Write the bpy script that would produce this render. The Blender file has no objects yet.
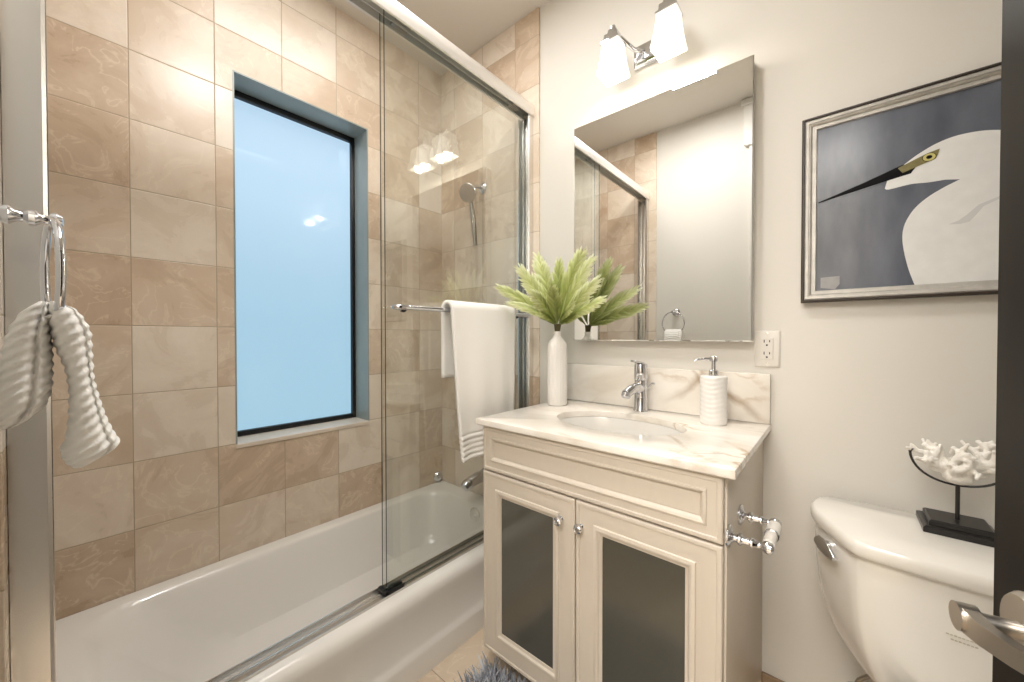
import bpy, bmesh, math, random
from mathutils import Vector, Matrix
random.seed(7)
D = bpy.data
SC = bpy.context.scene
COL = SC.collection
PI = math.pi

# ------------------------------------------------------------------ camera
cam_d = D.cameras.new('camera'); cam = D.objects.new('camera', cam_d); COL.objects.link(cam)
cam_d.sensor_width = 36.0; cam_d.lens = 36 * 377.35 / 1024; cam_d.clip_start = 0.02
YAW, PIT, ROL = 0.7127234, -0.012095, -0.000659
fw = Vector((-math.sin(YAW) * math.cos(PIT), math.cos(YAW) * math.cos(PIT), math.sin(PIT)))
rt = Vector((math.cos(YAW), math.sin(YAW), 0)); up = rt.cross(fw)
r2 = rt * math.cos(ROL) + up * math.sin(ROL); u2 = up * math.cos(ROL) - rt * math.sin(ROL)
CAM = Vector((0, -1.44, 1.155))
m = Matrix((r2, u2, -fw)).transposed().to_4x4(); m.translation = CAM
cam.matrix_world = m
SC.camera = cam

# ------------------------------------------------------------------ world, exposure, large lights
w = D.worlds.new('world'); SC.world = w; w.use_nodes = True
w.node_tree.nodes['Background'].inputs[0].default_value = (0.55, 0.68, 0.85, 1)
w.node_tree.nodes['Background'].inputs[1].default_value = 0.5
SC.view_settings.view_transform = 'Standard'; SC.view_settings.look = 'None'
SC.view_settings.exposure = 0.08; SC.view_settings.gamma = 1.0
SC.view_settings.use_curve_mapping = False

def area(name, loc, size, energy, color, rot=(0, 0, 0), sy=None):
    l = D.lights.new(name, 'AREA'); l.energy = energy; l.color = color; l.size = size
    if sy: l.shape = 'RECTANGLE'; l.size_y = sy
    o = D.objects.new(name, l); COL.objects.link(o); o.location = loc; o.rotation_euler = rot
    return o
def point(name, loc, energy, color, r=0.03):
    l = D.lights.new(name, 'POINT'); l.energy = energy; l.color = color; l.shadow_soft_size = r
    o = D.objects.new(name, l); COL.objects.link(o); o.location = loc
    return o
area('ceiling_lamp_light', (-0.66, -0.95, 2.67), 0.24, 12.5, (1.0, 0.985, 0.965))
area('alcove_fill_light', (-1.16, -0.77, 2.68), 0.5, 7.4, (1.0, 0.985, 0.965), sy=0.6)  # unseen fill over the tub, added to brighten the tiles
area('hall_fill_light', (-0.1, -2.2, 2.62), 1.2, 88.0, (1.0, 0.985, 0.96))  # unseen fill in the hall, added to light the room through the doorway

# ------------------------------------------------------------------ helpers
def s2l(c):
    return tuple(((v / 255) / 12.92 if v / 255 <= 0.04045 else ((v / 255 + 0.055) / 1.055) ** 2.4) for v in c)

def newmat(name):
    mt = D.materials.new(name); mt.use_nodes = True
    nt = mt.node_tree
    return mt, nt, nt.nodes['Principled BSDF']

def mat(name, rgb, rough=0.5, metal=0.0, spec=0.5, noise=0.0, nscale=20, bump=0.0, bscale=80, sss=0.0, coat=0.0, stretch=None):
    mt, nt, b = newmat(name)
    c = s2l(rgb)
    b.inputs['Base Color'].default_value = (*c, 1)
    b.inputs['Roughness'].default_value = rough
    b.inputs['Metallic'].default_value = metal
    b.inputs['Specular IOR Level'].default_value = spec
    if coat: b.inputs['Coat Weight'].default_value = coat; b.inputs['Coat Roughness'].default_value = 0.05
    if noise or bump:
        g = nt.nodes.new('ShaderNodeTexCoord')
        src = g.outputs['Object']
        if stretch:
            mp = nt.nodes.new('ShaderNodeMapping'); mp.inputs['Scale'].default_value = stretch
            nt.links.new(src, mp.inputs[0]); src = mp.outputs[0]
    if noise:
        n = nt.nodes.new('ShaderNodeTexNoise'); n.inputs['Scale'].default_value = nscale; n.inputs['Detail'].default_value = 5
        nt.links.new(src, n.inputs['Vector'])
        r = nt.nodes.new('ShaderNodeValToRGB')
        r.color_ramp.elements[0].color = (*[v * (1 - noise) for v in c], 1); r.color_ramp.elements[0].position = 0.3
        r.color_ramp.elements[1].color = (*[min(1, v * (1 + noise)) for v in c], 1); r.color_ramp.elements[1].position = 0.7
        nt.links.new(n.outputs['Fac'], r.inputs[0]); nt.links.new(r.outputs[0], b.inputs['Base Color'])
    if bump:
        n2 = nt.nodes.new('ShaderNodeTexNoise'); n2.inputs['Scale'].default_value = bscale; n2.inputs['Detail'].default_value = 4
        nt.links.new(src, n2.inputs['Vector'])
        bp = nt.nodes.new('ShaderNodeBump'); bp.inputs['Strength'].default_value = bump; bp.inputs['Distance'].default_value = 0.004
        nt.links.new(n2.outputs['Fac'], bp.inputs['Height']); nt.links.new(bp.outputs[0], b.inputs['Normal'])
    return mt

def tile_mat(name, plane, off, size, cols, groutc, rough=0.28, grout=0.0026, seed=3.7):
    """stone tiles in a straight grid; plane = the two world axes of the tile face"""
    mt, nt, b = newmat(name)
    N = nt.nodes.new; L = nt.links.new
    geo = N('ShaderNodeNewGeometry'); sep = N('ShaderNodeSeparateXYZ'); L(geo.outputs['Position'], sep.inputs[0])
    def mth(op, a, bv=None, c=None):
        n = N('ShaderNodeMath'); n.operation = op
        for i, v in enumerate((a, bv, c)):
            if v is None: continue
            if isinstance(v, (int, float)): n.inputs[i].default_value = v
            else: L(v, n.inputs[i])
        return n.outputs[0]
    cells = []; edges = []
    for ax, of in zip(plane, off):
        u = mth('DIVIDE', mth('SUBTRACT', sep.outputs['XYZ'.index(ax)], of), size)
        cells.append(mth('FLOOR', u))
        f = mth('FRACT', u)
        edges.append(mth('MINIMUM', f, mth('SUBTRACT', 1.0, f)))
    comb = N('ShaderNodeCombineXYZ'); L(cells[0], comb.inputs[0]); L(cells[1], comb.inputs[1]); comb.inputs[2].default_value = seed
    wn = N('ShaderNodeTexWhiteNoise'); wn.noise_dimensions = '3D'; L(comb.outputs[0], wn.inputs['Vector'])
    # per tile offset of the stone figure
    va = N('ShaderNodeVectorMath'); va.operation = 'MULTIPLY_ADD'
    L(wn.outputs['Color'], va.inputs[0]); va.inputs[1].default_value = (9, 9, 9); L(geo.outputs['Position'], va.inputs[2])
    n1 = N('ShaderNodeTexNoise'); n1.inputs['Scale'].default_value = 4.5; n1.inputs['Detail'].default_value = 8; n1.inputs['Roughness'].default_value = 0.62; n1.inputs['Distortion'].default_value = 0.8
    L(va.outputs[0], n1.inputs['Vector'])
    n2 = N('ShaderNodeTexNoise'); n2.inputs['Scale'].default_value = 7.5; n2.inputs['Detail'].default_value = 6; n2.inputs['Distortion'].default_value = 1.6
    L(va.outputs[0], n2.inputs['Vector'])
    ridge = mth('ABSOLUTE', mth('SUBTRACT', n2.outputs['Fac'], 0.5))
    vein = mth('SUBTRACT', 1.0, mth('MINIMUM', mth('MULTIPLY', ridge, 38.0), 1.0))
    vmask = mth('MULTIPLY', vein, mth('GREATER_THAN', n1.outputs['Fac'], 0.50))
    tone = mth('ADD', mth('MULTIPLY', wn.outputs['Value'], 0.92), mth('MULTIPLY', mth('SUBTRACT', n1.outputs['Fac'], 0.5), 1.25))
    tone = mth('ADD', tone, 0.08)
    rmp = N('ShaderNodeValToRGB'); els = rmp.color_ramp.elements
    els[0].color = (*s2l(cols[0]), 1); els[0].position = 0.0
    els[1].color = (*s2l(cols[-1]), 1); els[1].position = 1.0
    for i, c in enumerate(cols[1:-1]):
        e = els.new((i + 1) / (len(cols) - 1)); e.color = (*s2l(c), 1)
    L(tone, rmp.inputs[0])
    mx = N('ShaderNodeMix'); mx.data_type = 'RGBA'; L(mth('MULTIPLY', vmask, 0.42), mx.inputs['Factor'])
    L(rmp.outputs[0], mx.inputs['A']); mx.inputs['B'].default_value = (*s2l((236, 222, 200)), 1)
    ed = mth('MINIMUM', edges[0], edges[1])
    gm = mth('LESS_THAN', ed, grout / size / 2)
    mg = N('ShaderNodeMix'); mg.data_type = 'RGBA'; L(gm, mg.inputs['Factor']); L(mx.outputs['Result'], mg.inputs['A'])
    mg.inputs['B'].default_value = (*s2l(groutc), 1)
    L(mg.outputs['Result'], b.inputs['Base Color'])
    b.inputs['Roughness'].default_value = rough
    L(mth('ADD', mth('MULTIPLY', gm, 0.4), mth('ADD', rough - 0.08, mth('MULTIPLY', n1.outputs['Fac'], 0.16))), b.inputs['Roughness'])
    bp = N('ShaderNodeBump'); bp.inputs['Strength'].default_value = 0.5; bp.inputs['Distance'].default_value = 0.002
    L(mth('MINIMUM', mth('MULTIPLY', ed, size / grout), 1.0), bp.inputs['Height']); L(bp.outputs[0], b.inputs['Normal'])
    return mt

def marble_mat(name):
    mt, nt, b = newmat(name); N = nt.nodes.new; L = nt.links.new
    geo = N('ShaderNodeNewGeometry')
    mp = N('ShaderNodeMapping'); mp.inputs['Rotation'].default_value = (0.35, 0.4, 0.55); mp.inputs['Scale'].default_value = (1.0, 2.2, 1.6); mp.inputs['Location'].default_value = (0.33, 0.1, 0.0)
    L(geo.outputs['Position'], mp.inputs[0])
    def vein(scale, dist, k, seed):
        m2 = N('ShaderNodeMapping'); m2.inputs['Location'].default_value = (seed, seed * 2, 0); L(mp.outputs[0], m2.inputs[0])
        n = N('ShaderNodeTexNoise'); n.inputs['Scale'].default_value = scale; n.inputs['Detail'].default_value = 7; n.inputs['Distortion'].default_value = dist
        L(m2.outputs[0], n.inputs['Vector'])
        a = N('ShaderNodeMath'); a.operation = 'SUBTRACT'; L(n.outputs['Fac'], a.inputs[0]); a.inputs[1].default_value = 0.5
        c = N('ShaderNodeMath'); c.operation = 'ABSOLUTE'; L(a.outputs[0], c.inputs[0])
        d = N('ShaderNodeMath'); d.operation = 'MULTIPLY'; L(c.outputs[0], d.inputs[0]); d.inputs[1].default_value = k
        e = N('ShaderNodeMath'); e.operation = 'SUBTRACT'; e.use_clamp = True; e.inputs[0].default_value = 1; L(d.outputs[0], e.inputs[1])
        return e.outputs[0]
    base = N('ShaderNodeTexNoise'); base.inputs['Scale'].default_value = 3.2; base.inputs['Detail'].default_value = 6; L(mp.outputs[0], base.inputs['Vector'])
    r = N('ShaderNodeValToRGB'); r.color_ramp.elements[0].color = (*s2l((232, 225, 215)), 1); r.color_ramp.elements[0].position = .35
    r.color_ramp.elements[1].color = (*s2l((244, 239, 231)), 1); r.color_ramp.elements[1].position = .6
    L(base.outputs['Fac'], r.inputs[0])
    def mixc(prev, fac, col, amt):
        mu = N('ShaderNodeMath'); mu.operation = 'MULTIPLY'; L(fac, mu.inputs[0])
        if isinstance(amt, float): mu.inputs[1].default_value = amt
        else: L(amt, mu.inputs[1])
        mx = N('ShaderNodeMix'); mx.data_type = 'RGBA'; L(mu.outputs[0], mx.inputs['Factor']); L(prev, mx.inputs['A']); mx.inputs['B'].default_value = (*s2l(col), 1)
        return mx.outputs['Result']
    pr = N('ShaderNodeValToRGB'); pr.color_ramp.elements[0].position = .52; pr.color_ramp.elements[1].position = .66
    pn = N('ShaderNodeTexNoise'); pn.inputs['Scale'].default_value = 2.6; L(mp.outputs[0], pn.inputs['Vector']); L(pn.outputs['Fac'], pr.inputs[0])
    c = mixc(r.outputs[0], vein(1.9, 0.9, 9.0, 1.3), (206, 192, 174), 0.36)
    c = mixc(c, vein(2.4, 0.6, 34.0, 4.1), (188, 166, 138), pr.outputs[0])
    # the warm brown vein that crosses the slab behind the soap dispenser
    sep = N('ShaderNodeSeparateXYZ'); L(geo.outputs['Position'], sep.inputs[0])
    dn = N('ShaderNodeTexNoise'); dn.inputs['Scale'].default_value = 9; dn.inputs['Detail'].default_value = 6; L(geo.outputs['Position'], dn.inputs['Vector'])
    def mth(op, a, bv, clamp=False):
        n = N('ShaderNodeMath'); n.operation = op; n.use_clamp = clamp
        for i, v in enumerate((a, bv)):
            if isinstance(v, (int, float)): n.inputs[i].default_value = v
            else: L(v, n.inputs[i])
        return n.outputs[0]
    for (k, x0, z0, wd, amt) in ((-0.75, -0.268, 0.96, 50.0, 0.75), (0.5, -0.372, 0.99, 45.0, 0.55), (-1.6, -0.345, 0.96, 60.0, 0.5)):
        t = mth('SUBTRACT', mth('SUBTRACT', sep.outputs[2], z0), mth('MULTIPLY', mth('SUBTRACT', sep.outputs[0], x0), k))
        t = mth('ABSOLUTE', mth('ADD', t, mth('MULTIPLY', mth('SUBTRACT', dn.outputs['Fac'], 0.5), 0.09)), 0)
        v = mth('SUBTRACT', 1.0, mth('MULTIPLY', t, wd), True)
        lim = mth('SUBTRACT', 1.0, mth('MULTIPLY', mth('ABSOLUTE', mth('SUBTRACT', sep.outputs[0], x0), 0), 7.5), True)
        hi = mth('GREATER_THAN', sep.outputs[2], 0.8795)
        c = mixc(c, mth('MULTIPLY', mth('MULTIPLY', v, lim), hi), (150, 120, 84), amt)
    L(c, b.inputs['Base Color']); b.inputs['Roughness'].default_value = 0.18
    return mt

def glass_mat(name, tint=(0.988, 0.995, 0.99), k=2.2, rough=0.0):
    mt, nt, b = newmat(name); N = nt.nodes.new; L = nt.links.new
    nt.nodes.remove(b); out = nt.nodes['Material Output']
    tr = N('ShaderNodeBsdfTransparent'); tr.inputs[0].default_value = (*tint, 1)
    gl = N('ShaderNodeBsdfGlossy'); gl.inputs['Roughness'].default_value = rough; gl.inputs['Color'].default_value = (0.95, 1, 0.97, 1)
    fr = N('ShaderNodeFresnel'); fr.inputs[0].default_value = 1.5
    geo = N('ShaderNodeNewGeometry')
    a = N('ShaderNodeMath'); a.operation = 'SUBTRACT'; a.inputs[0].default_value = 1; L(geo.outputs['Backfacing'], a.inputs[1])
    mu = N('ShaderNodeMath'); mu.operation = 'MULTIPLY'; L(a.outputs[0], mu.inputs[0]); L(fr.outputs[0], mu.inputs[1])
    m3 = N('ShaderNodeMath'); m3.operation = 'MULTIPLY'; m3.use_clamp = True; L(mu.outputs[0], m3.inputs[0]); m3.inputs[1].default_value = k
    ms = N('ShaderNodeMixShader'); L(m3.outputs[0], ms.inputs[0]); L(tr.outputs[0], ms.inputs[1]); L(gl.outputs[0], ms.inputs[2])
    L(ms.outputs[0], out.inputs[0])
    return mt

def emit_mat(name, rgb, strength, rough=0.3, base=(230, 230, 225)):
    mt, nt, b = newmat(name)
    b.inputs['Base Color'].default_value = (*s2l(base), 1); b.inputs['Roughness'].default_value = rough
    b.inputs['Emission Color'].default_value = (*s2l(rgb), 1); b.inputs['Emission Strength'].default_value = strength
    return mt

ORG = {}
def setp(o, label=None, cat=None, group=None, kind=None):
    if label: o['label'] = label
    if cat: o['category'] = cat
    if group: o['group'] = group
    if kind: o['kind'] = kind
    return o
def thing(name, loc, label=None, cat=None, group=None, kind=None):
    o = D.objects.new(name, None); o.empty_display_size = 0.05; COL.objects.link(o); o.location = loc
    ORG[o] = Vector(loc)
    return setp(o, label, cat, group, kind)

class MB:
    def __init__(s): s.bm = bmesh.new(); s.mi = 0
    def face(s, vs):
        try:
            f = s.bm.faces.new(vs); f.material_index = s.mi; return f
        except ValueError: return None
    def loops(s, loops, close=True, cap0=True, cap1=True):
        R = [[s.bm.verts.new(p) for p in lp] for lp in loops]
        n = len(R[0])
        for a, b in zip(R[:-1], R[1:]):
            for i in range(n if close else n - 1):
                j = (i + 1) % n
                s.face((a[i], a[j], b[j], b[i]))
        if cap0 and close: s.face(R[0][::-1])
        if cap1 and close: s.face(R[-1])
        return R
    def box(s, x0, x1, y0, y1, z0, z1, bev=0.0, seg=2, M=None):
        vs = [s.bm.verts.new((x, y, z)) for x in (x0, x1) for y in (y0, y1) for z in (z0, z1)]
        idx = ((0, 1, 3, 2), (4, 6, 7, 5), (0, 4, 5, 1), (2, 3, 7, 6), (0, 2, 6, 4), (1, 5, 7, 3))
        fs = [s.face([vs[i] for i in q]) for q in idx]
        if bev:
            es = {e for f in fs for e in f.edges}
            r = bmesh.ops.bevel(s.bm, geom=list(es), offset=bev, segments=seg, profile=0.5, affect='EDGES')
            for f in r['faces']: f.material_index = s.mi
            vs = list({v for f in r['faces'] for v in f.verts} | {v for v in vs if v.is_valid})
        if M is not None:
            for v in vs: v.co = M @ v.co
        return s
    def tube(s, pts, r, n=12, caps=True, ell=None):
        pts = [Vector(p) for p in pts]
        rs = r if isinstance(r, (list, tuple)) else [r] * len(pts)
        t0 = (pts[1] - pts[0]).normalized()
        ref = Vector((0, 0, 1)) if abs(t0.z) < 0.9 else Vector((1, 0, 0))
        u = t0.cross(ref).normalized(); lps = []
        for i, p in enumerate(pts):
            t = (pts[min(i + 1, len(pts) - 1)] - pts[max(i - 1, 0)]).normalized()
            u = (u - t * u.dot(t)).normalized(); v = t.cross(u)
            eu, ev = ell if ell else (1, 1)
            lps.append([p + (u * math.cos(2 * PI * k / n) * eu + v * math.sin(2 * PI * k / n) * ev) * rs[i] for k in range(n)])
        s.loops(lps, True, caps, caps); return s
    def lathe(s, prof, c, axis='Z', n=32, sx=1, sy=1):
        """prof: (radius, height) pairs"""
        c = Vector(c); lps = []
        for r, h in prof:
            lp = []
            for k in range(n):
                a = 2 * PI * k / n; x, y = r * math.cos(a) * sx, r * math.sin(a) * sy
                if axis == 'Z': p = Vector((x, y, h))
                elif axis == 'X': p = Vector((h, x, y))
                elif axis == '-Y': p = Vector((x, -h, y))
                else: p = Vector((y, h, x))
                lp.append(c + p)
            lps.append(lp)
        s.loops(lps); return s
    def ball(s, c, r, n=12, sc=(1, 1, 1)):
        prof = [(max(1e-4, math.sin(PI * i / 8)) * r, -math.cos(PI * i / 8) * r) for i in range(9)]
        c = Vector(c)
        s.loops([[c + Vector((q * math.cos(2 * PI * k / n) * sc[0], q * math.sin(2 * PI * k / n) * sc[1], h * sc[2])) for k in range(n)] for q, h in prof])
        return s
    def frame(s, x0, x1, z0, z1, y, prof, cap=False):
        """mitred moulding round a rectangle in a plane y = const that faces -Y; prof: (inset, height)"""
        s.loops([[(x0 + i, y - h, z0 + i), (x1 - i, y - h, z0 + i), (x1 - i, y - h, z1 - i), (x0 + i, y - h, z1 - i)] for i, h in prof], True, False, cap)
        return s
    def poly(s, pts):
        return s.face([s.bm.verts.new(p) for p in pts])
    def build(s, name, mats, parent=None, smooth=35, **kw):
        if not isinstance(mats, (list, tuple)): mats = [mats]
        bmesh.ops.recalc_face_normals(s.bm, faces=s.bm.faces[:])
        me = D.meshes.new(name); s.bm.to_mesh(me); s.bm.free()
        for q in mats: me.materials.append(q)
        o = D.objects.new(name, me); COL.objects.link(o)
        if parent is not None:
            org = ORG[parent]; o.parent = parent
        else:
            xs = [v.co for v in me.vertices]
            org = Vector(((min(v.x for v in xs) + max(v.x for v in xs)) / 2, (min(v.y for v in xs) + max(v.y for v in xs)) / 2, min(v.z for v in xs)))
            o.location = org
        ORG[o] = org
        me.transform(Matrix.Translation(-org))
        if smooth:
            me.polygons.foreach_set('use_smooth', [True] * len(me.polygons))
            me.set_sharp_from_angle(angle=math.radians(smooth))
        setp(o, **kw)
        return o

def rrect(x0, x1, y0, y1, r, z, n=6):
    r = min(r, (x1 - x0) / 2 - 1e-4, (y1 - y0) / 2 - 1e-4); out = []
    for cx, cy, a0 in ((x1 - r, y1 - r, 0), (x0 + r, y1 - r, 90), (x0 + r, y0 + r, 180), (x1 - r, y0 + r, 270)):
        for k in range(n + 1):
            a = math.radians(a0 + 90 * k / n); out.append(Vector((cx + r * math.cos(a), cy + r * math.sin(a), z)))
    return out

def cr(pts, sub=8, closed=False):
    """catmull-rom through points"""
    P = [Vector(p) for p in pts]; n = len(P); out = []
    for i in range(n if closed else n - 1):
        g = lambda k: P[k % n] if closed else P[max(0, min(n - 1, k))]
        a, b, c, d = g(i - 1), g(i), g(i + 1), g(i + 2)
        for k in range(sub):
            t = k / sub
            out.append(0.5 * ((2 * b) + (c - a) * t + (2 * a - 5 * b + 4 * c - d) * t * t + (3 * b - a - 3 * c + d) * t ** 3))
    if not closed: out.append(P[-1])
    return out

# ------------------------------------------------------------------ materials
WALLC = (220, 215, 206)
M_wall = mat('wall_paint', WALLC, 0.55, bump=0.03, bscale=300)
M_ceil = mat('ceiling_paint', (226, 220, 211), 0.7)
M_trim = mat('trim_paint', (226, 222, 214), 0.35)
TC = [(190, 166, 141), (209, 188, 165), (220, 204, 185), (232, 220, 205)]
GR = (176, 159, 136)
T = 0.2293
M_tile_yz = tile_mat('window_wall_stone_tile', 'YZ', (-1.3166, 0.504), T, TC, GR, seed=1234.61)
M_tile_xz = tile_mat('end_wall_stone_tile', 'XZ', (-1.2126, 0.504), T, TC, GR)
M_floor = tile_mat('floor_stone_tile', 'XY', (-1.2, -0.643), 0.46, [(196, 174, 148), (212, 192, 168), (224, 208, 186)], (168, 148, 126), 0.3)
M_sill = mat('window_sill_stone', (222, 208, 192), 0.3, noise=0.08, nscale=9)
M_black = mat('black_window_frame', (14, 14, 15), 0.35)
M_tub = mat('tub_enamel', (238, 234, 228), 0.12, coat=0.4)
M_chrome = mat('chrome', (215, 216, 220), 0.07, 1.0)
M_satin = mat('satin_aluminium', (228, 226, 223), 0.27, 1.0)
M_header = mat('white_satin_metal', (238, 234, 228), 0.3, 0.6)
M_nickel = mat('brushed_nickel', (178, 172, 164), 0.28, 1.0)
M_glass = glass_mat('shower_glass')
M_gedge = mat('glass_cut_edge', (34, 58, 52), 0.1)
M_rubber = mat('black_plastic', (18, 18, 18), 0.4)
M_marble = marble_mat('cream_marble')
M_vanity = mat('cream_cabinet_paint', (210, 199, 184), 0.38, noise=0.012, nscale=14, stretch=(6, 6, 1))
M_vgap = mat('cabinet_inside_dark', (60, 52, 44), 0.7)
M_smoke = mat('smoked_cabinet_glass', (78, 76, 67), 0.12, spec=1.0)
M_sink = mat('sink_porcelain', (222, 218, 211), 0.1, coat=0.3)
M_ceramic = mat('white_ceramic', (236, 232, 226), 0.22)
M_mirror = mat('silvered_mirror', (240, 240, 238), 0.0, 1.0)
M_whitep = mat('white_plastic', (226, 220, 211), 0.3)
M_slot = mat('dark_slot', (40, 36, 32), 0.6)
M_toilet = mat('toilet_porcelain', (232, 227, 218), 0.1, coat=0.4)
M_towel = mat('white_terry_cloth', (248, 245, 240), 0.95, spec=0.1, bump=0.3, bscale=420)
M_dark = mat('espresso_door', (26, 22, 19), 0.4, spec=.06, noise=0.25, nscale=3, stretch=(9, 9, 0.7))
M_stand = mat('black_lacquer_wood', (34, 32, 31), 0.3)
M_coral = mat('white_coral', (240, 235, 226), 0.8, bump=0.5, bscale=260)
M_shade = emit_mat('lit_frosted_glass_shade', (255, 246, 232), 0.97)
M_bulb = emit_mat('lit_bulb', (255, 240, 216), 6.0)
M_fur1 = None

# ------------------------------------------------------------------ room shell
XW, YN, ZC, XR = -1.788, -1.521, 2.695, 0.80
def st(mb, name, mats, **k):
    return mb.build(name, mats, None, smooth=0, kind='structure', **k)
b = MB(); b.box(XW - 0.25, XR + .12, -3.1, 0.12, -0.08, 0.0); st(b, 'floor', M_floor)
b = MB(); b.box(XW - 0.25, XR + .12, -3.1, 0.12, ZC, ZC + 0.08); st(b, 'ceiling', M_ceil)
# back wall (vanity wall): painted, tiled inside the tub alcove
b = MB(); b.box(XW - 0.25, XR + .12, 0, 0.12, 0, ZC); wb = st(b, 'wall_back', M_wall)
b = MB(); b.box(XW, -1.069, -0.011, 0.0, 0, ZC, 0.002); b.build('tile_cladding', M_tile_xz, wb, 0)
b = MB(); b.box(XR, XR + .12, -1.65, 0, 0, ZC); st(b, 'wall_right', M_wall)
# left wall with the window opening
WY0, WY1, WZ0, WZ1 = -1.032, -0.473, 0.731, 2.193
b = MB(); b.box(XW - .25, XW, -1.65, WY0, 0, ZC); b.box(XW - .25, XW, WY1, 0, 0, ZC)
b.box(XW - .25, XW, WY0, WY1, 0, WZ0 - .018); b.box(XW - .25, XW, WY0, WY1, WZ1, ZC)
st(b, 'wall_left', M_tile_yz)
b = MB(); b.box(XW - .20, XW + .004, WY0, WY1, WZ0 - .018, WZ0, .003); st(b, 'trim_1', M_sill)
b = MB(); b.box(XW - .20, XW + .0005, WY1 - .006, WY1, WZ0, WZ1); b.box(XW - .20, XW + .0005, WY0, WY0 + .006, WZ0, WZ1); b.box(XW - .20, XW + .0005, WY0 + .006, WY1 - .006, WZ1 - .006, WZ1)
st(b, 'trim_3', mat('reveal_daylight_grey', (150, 157, 153), .32, noise=.08, nscale=8))  # tiled reveal lining; blue window light is put into its grey colour
# front wall with the doorway
DX0, DX1, DZ = -0.375, 0.225, 2.36
b = MB(); b.box(XW - .25, DX0, -1.65, -1.531, 0, ZC); b.box(DX1, XR + .12, -1.65, -1.531, 0, ZC); b.box(DX0, DX1, -1.65, -1.531, DZ, ZC)
wf = st(b, 'wall_front', M_wall)
b = MB(); b.box(XW, -1.045, -1.531, YN, 0, ZC, .002); b.build('tile_cladding', M_tile_xz, wf, 0)
b = MB()
b.box(DX0 - .07, DX0, -1.531, -1.513, 0, DZ + .04, .003); b.box(DX1, DX1 + .07, -1.531, -1.513, 0, DZ + .04, .003)
b.box(DX0 - .10, DX1 + .10, -1.531, -1.505, DZ + .04, ZC - .045, .003); b.box(DX0 - .115, DX1 + .115, -1.531, -1.495, ZC - .045, ZC - .005, .006)
b.box(DX0 - .09, DX1 + .09, -1.531, -1.499, DZ + .03, DZ + .055, .004)
st(b, 'trim_2', M_trim)
# hallway behind the doorway
b = MB(); b.box(XW - .25, XR + .12, -3.1, -3.0, 0, ZC); b.box(XW - .25, -1.2, -3.0, -1.65, 0, ZC); b.box(XR, XR + .12, -3.0, -1.65, 0, ZC)
st(b, 'wall_hall', M_wall)
# tile baseboard on the back wall
b = MB(); b.box(-0.178, XR, -0.012, 0, 0, 0.076, .002); st(b, 'baseboard_back', mat('baseboard_stone', (150, 126, 100), 0.35, noise=.12, nscale=12))

# window: black frame, frosted pane lit by the day outside
win = thing('window_1', (-1.94, (WY0 + WY1) / 2, WZ0), kind='structure')
b = MB()
def frame_x(b, x0, x1, y0, y1, z0, z1, t, tt):
    b.box(x0, x1, y0, y0 + t, z0, z1, .002); b.box(x0, x1, y1 - t, y1, z0, z1, .002)
    b.box(x0, x1, y0 + t, y1 - t, z0, z0 + t, .002); b.box(x0, x1, y0 + t, y1 - t, z1 - tt, z1, .002)
frame_x(b, -1.965, -1.915, WY0, WY1, WZ0, WZ1, .022, .03)
b.build('window_frame', M_black, win)
mt, nt, bs = newmat('frosted_daylit_pane')
N = nt.nodes.new; L = nt.links.new
geo = N('ShaderNodeNewGeometry'); sp = N('ShaderNodeSeparateXYZ'); L(geo.outputs['Position'], sp.inputs[0])
mr = N('ShaderNodeMapRange'); L(sp.outputs[2], mr.inputs[0]); mr.inputs[1].default_value = 0.75; mr.inputs[2].default_value = 2.15
rp = N('ShaderNodeValToRGB'); L(mr.outputs[0], rp.inputs[0])
rp.color_ramp.elements[0].color = (*s2l((158, 198, 220)), 1); rp.color_ramp.elements[1].color = (*s2l((186, 216, 240)), 1)
e = rp.color_ramp.elements.new(.35); e.color = (*s2l((160, 199, 222)), 1); e = rp.color_ramp.elements.new(.72); e.color = (*s2l((182, 213, 236)), 1)
L(rp.outputs[0], bs.inputs['Emission Color']); bs.inputs['Emission Strength'].default_value = 0.92
bs.inputs['Base Color'].default_value = (.10, .13, .15, 1); bs.inputs['Roughness'].default_value = 0.06
b = MB(); b.box(-1.947, -1.937, WY0 + .015, WY1 - .015, WZ0 + .015, WZ1 - .02); b.build('window_pane', mt, win, 0)

# open bathroom door with its lever
AD = math.radians(11.5); HX, HY = 0.22, -1.50
dd = Vector((-math.sin(AD), math.cos(AD), 0)); nn = Vector((-math.cos(AD), -math.sin(AD), 0))
MD = Matrix(((dd.x, nn.x, 0, HX), (dd.y, nn.y, 0, HY), (0, 0, 1, 0), (0, 0, 0, 1)))   # local: along door, out of face, up
door = thing('door_1', (HX, HY, 0.008), kind='structure')
b = MB(); b.box(0, 0.59, -0.036, 0, 0.008, DZ - .012, .003, M=MD); b.build('door_leaf', M_dark, door)
zl = 0.933
def dl(s, o, z): return MD @ Vector((s, o, z))
b = MB()
prof = [(0.028, 0.0), (0.028, .004), (0.025, .008), (0.012, .0085)]
for_l = [[dl(.535 + r * math.cos(2 * PI * k / 28), h, zl + r * math.sin(2 * PI * k / 28)) for k in range(28)] for r, h in prof]
b.loops(for_l)
hd = b.build('door_handle', M_nickel, door, label='brushed nickel lever handle')
b = MB(); b.tube([dl(.535, .006, zl), dl(.535, .036, zl)], .0065, 16)
ring = [dl(.535 + 0.0105 * math.cos(2 * PI * k / 20), .030, zl + .0105 * math.sin(2 * PI * k / 20)) for k in range(20)]
b.loops([ring, [p + nn * .012 for p in ring]])
lev = []
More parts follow.
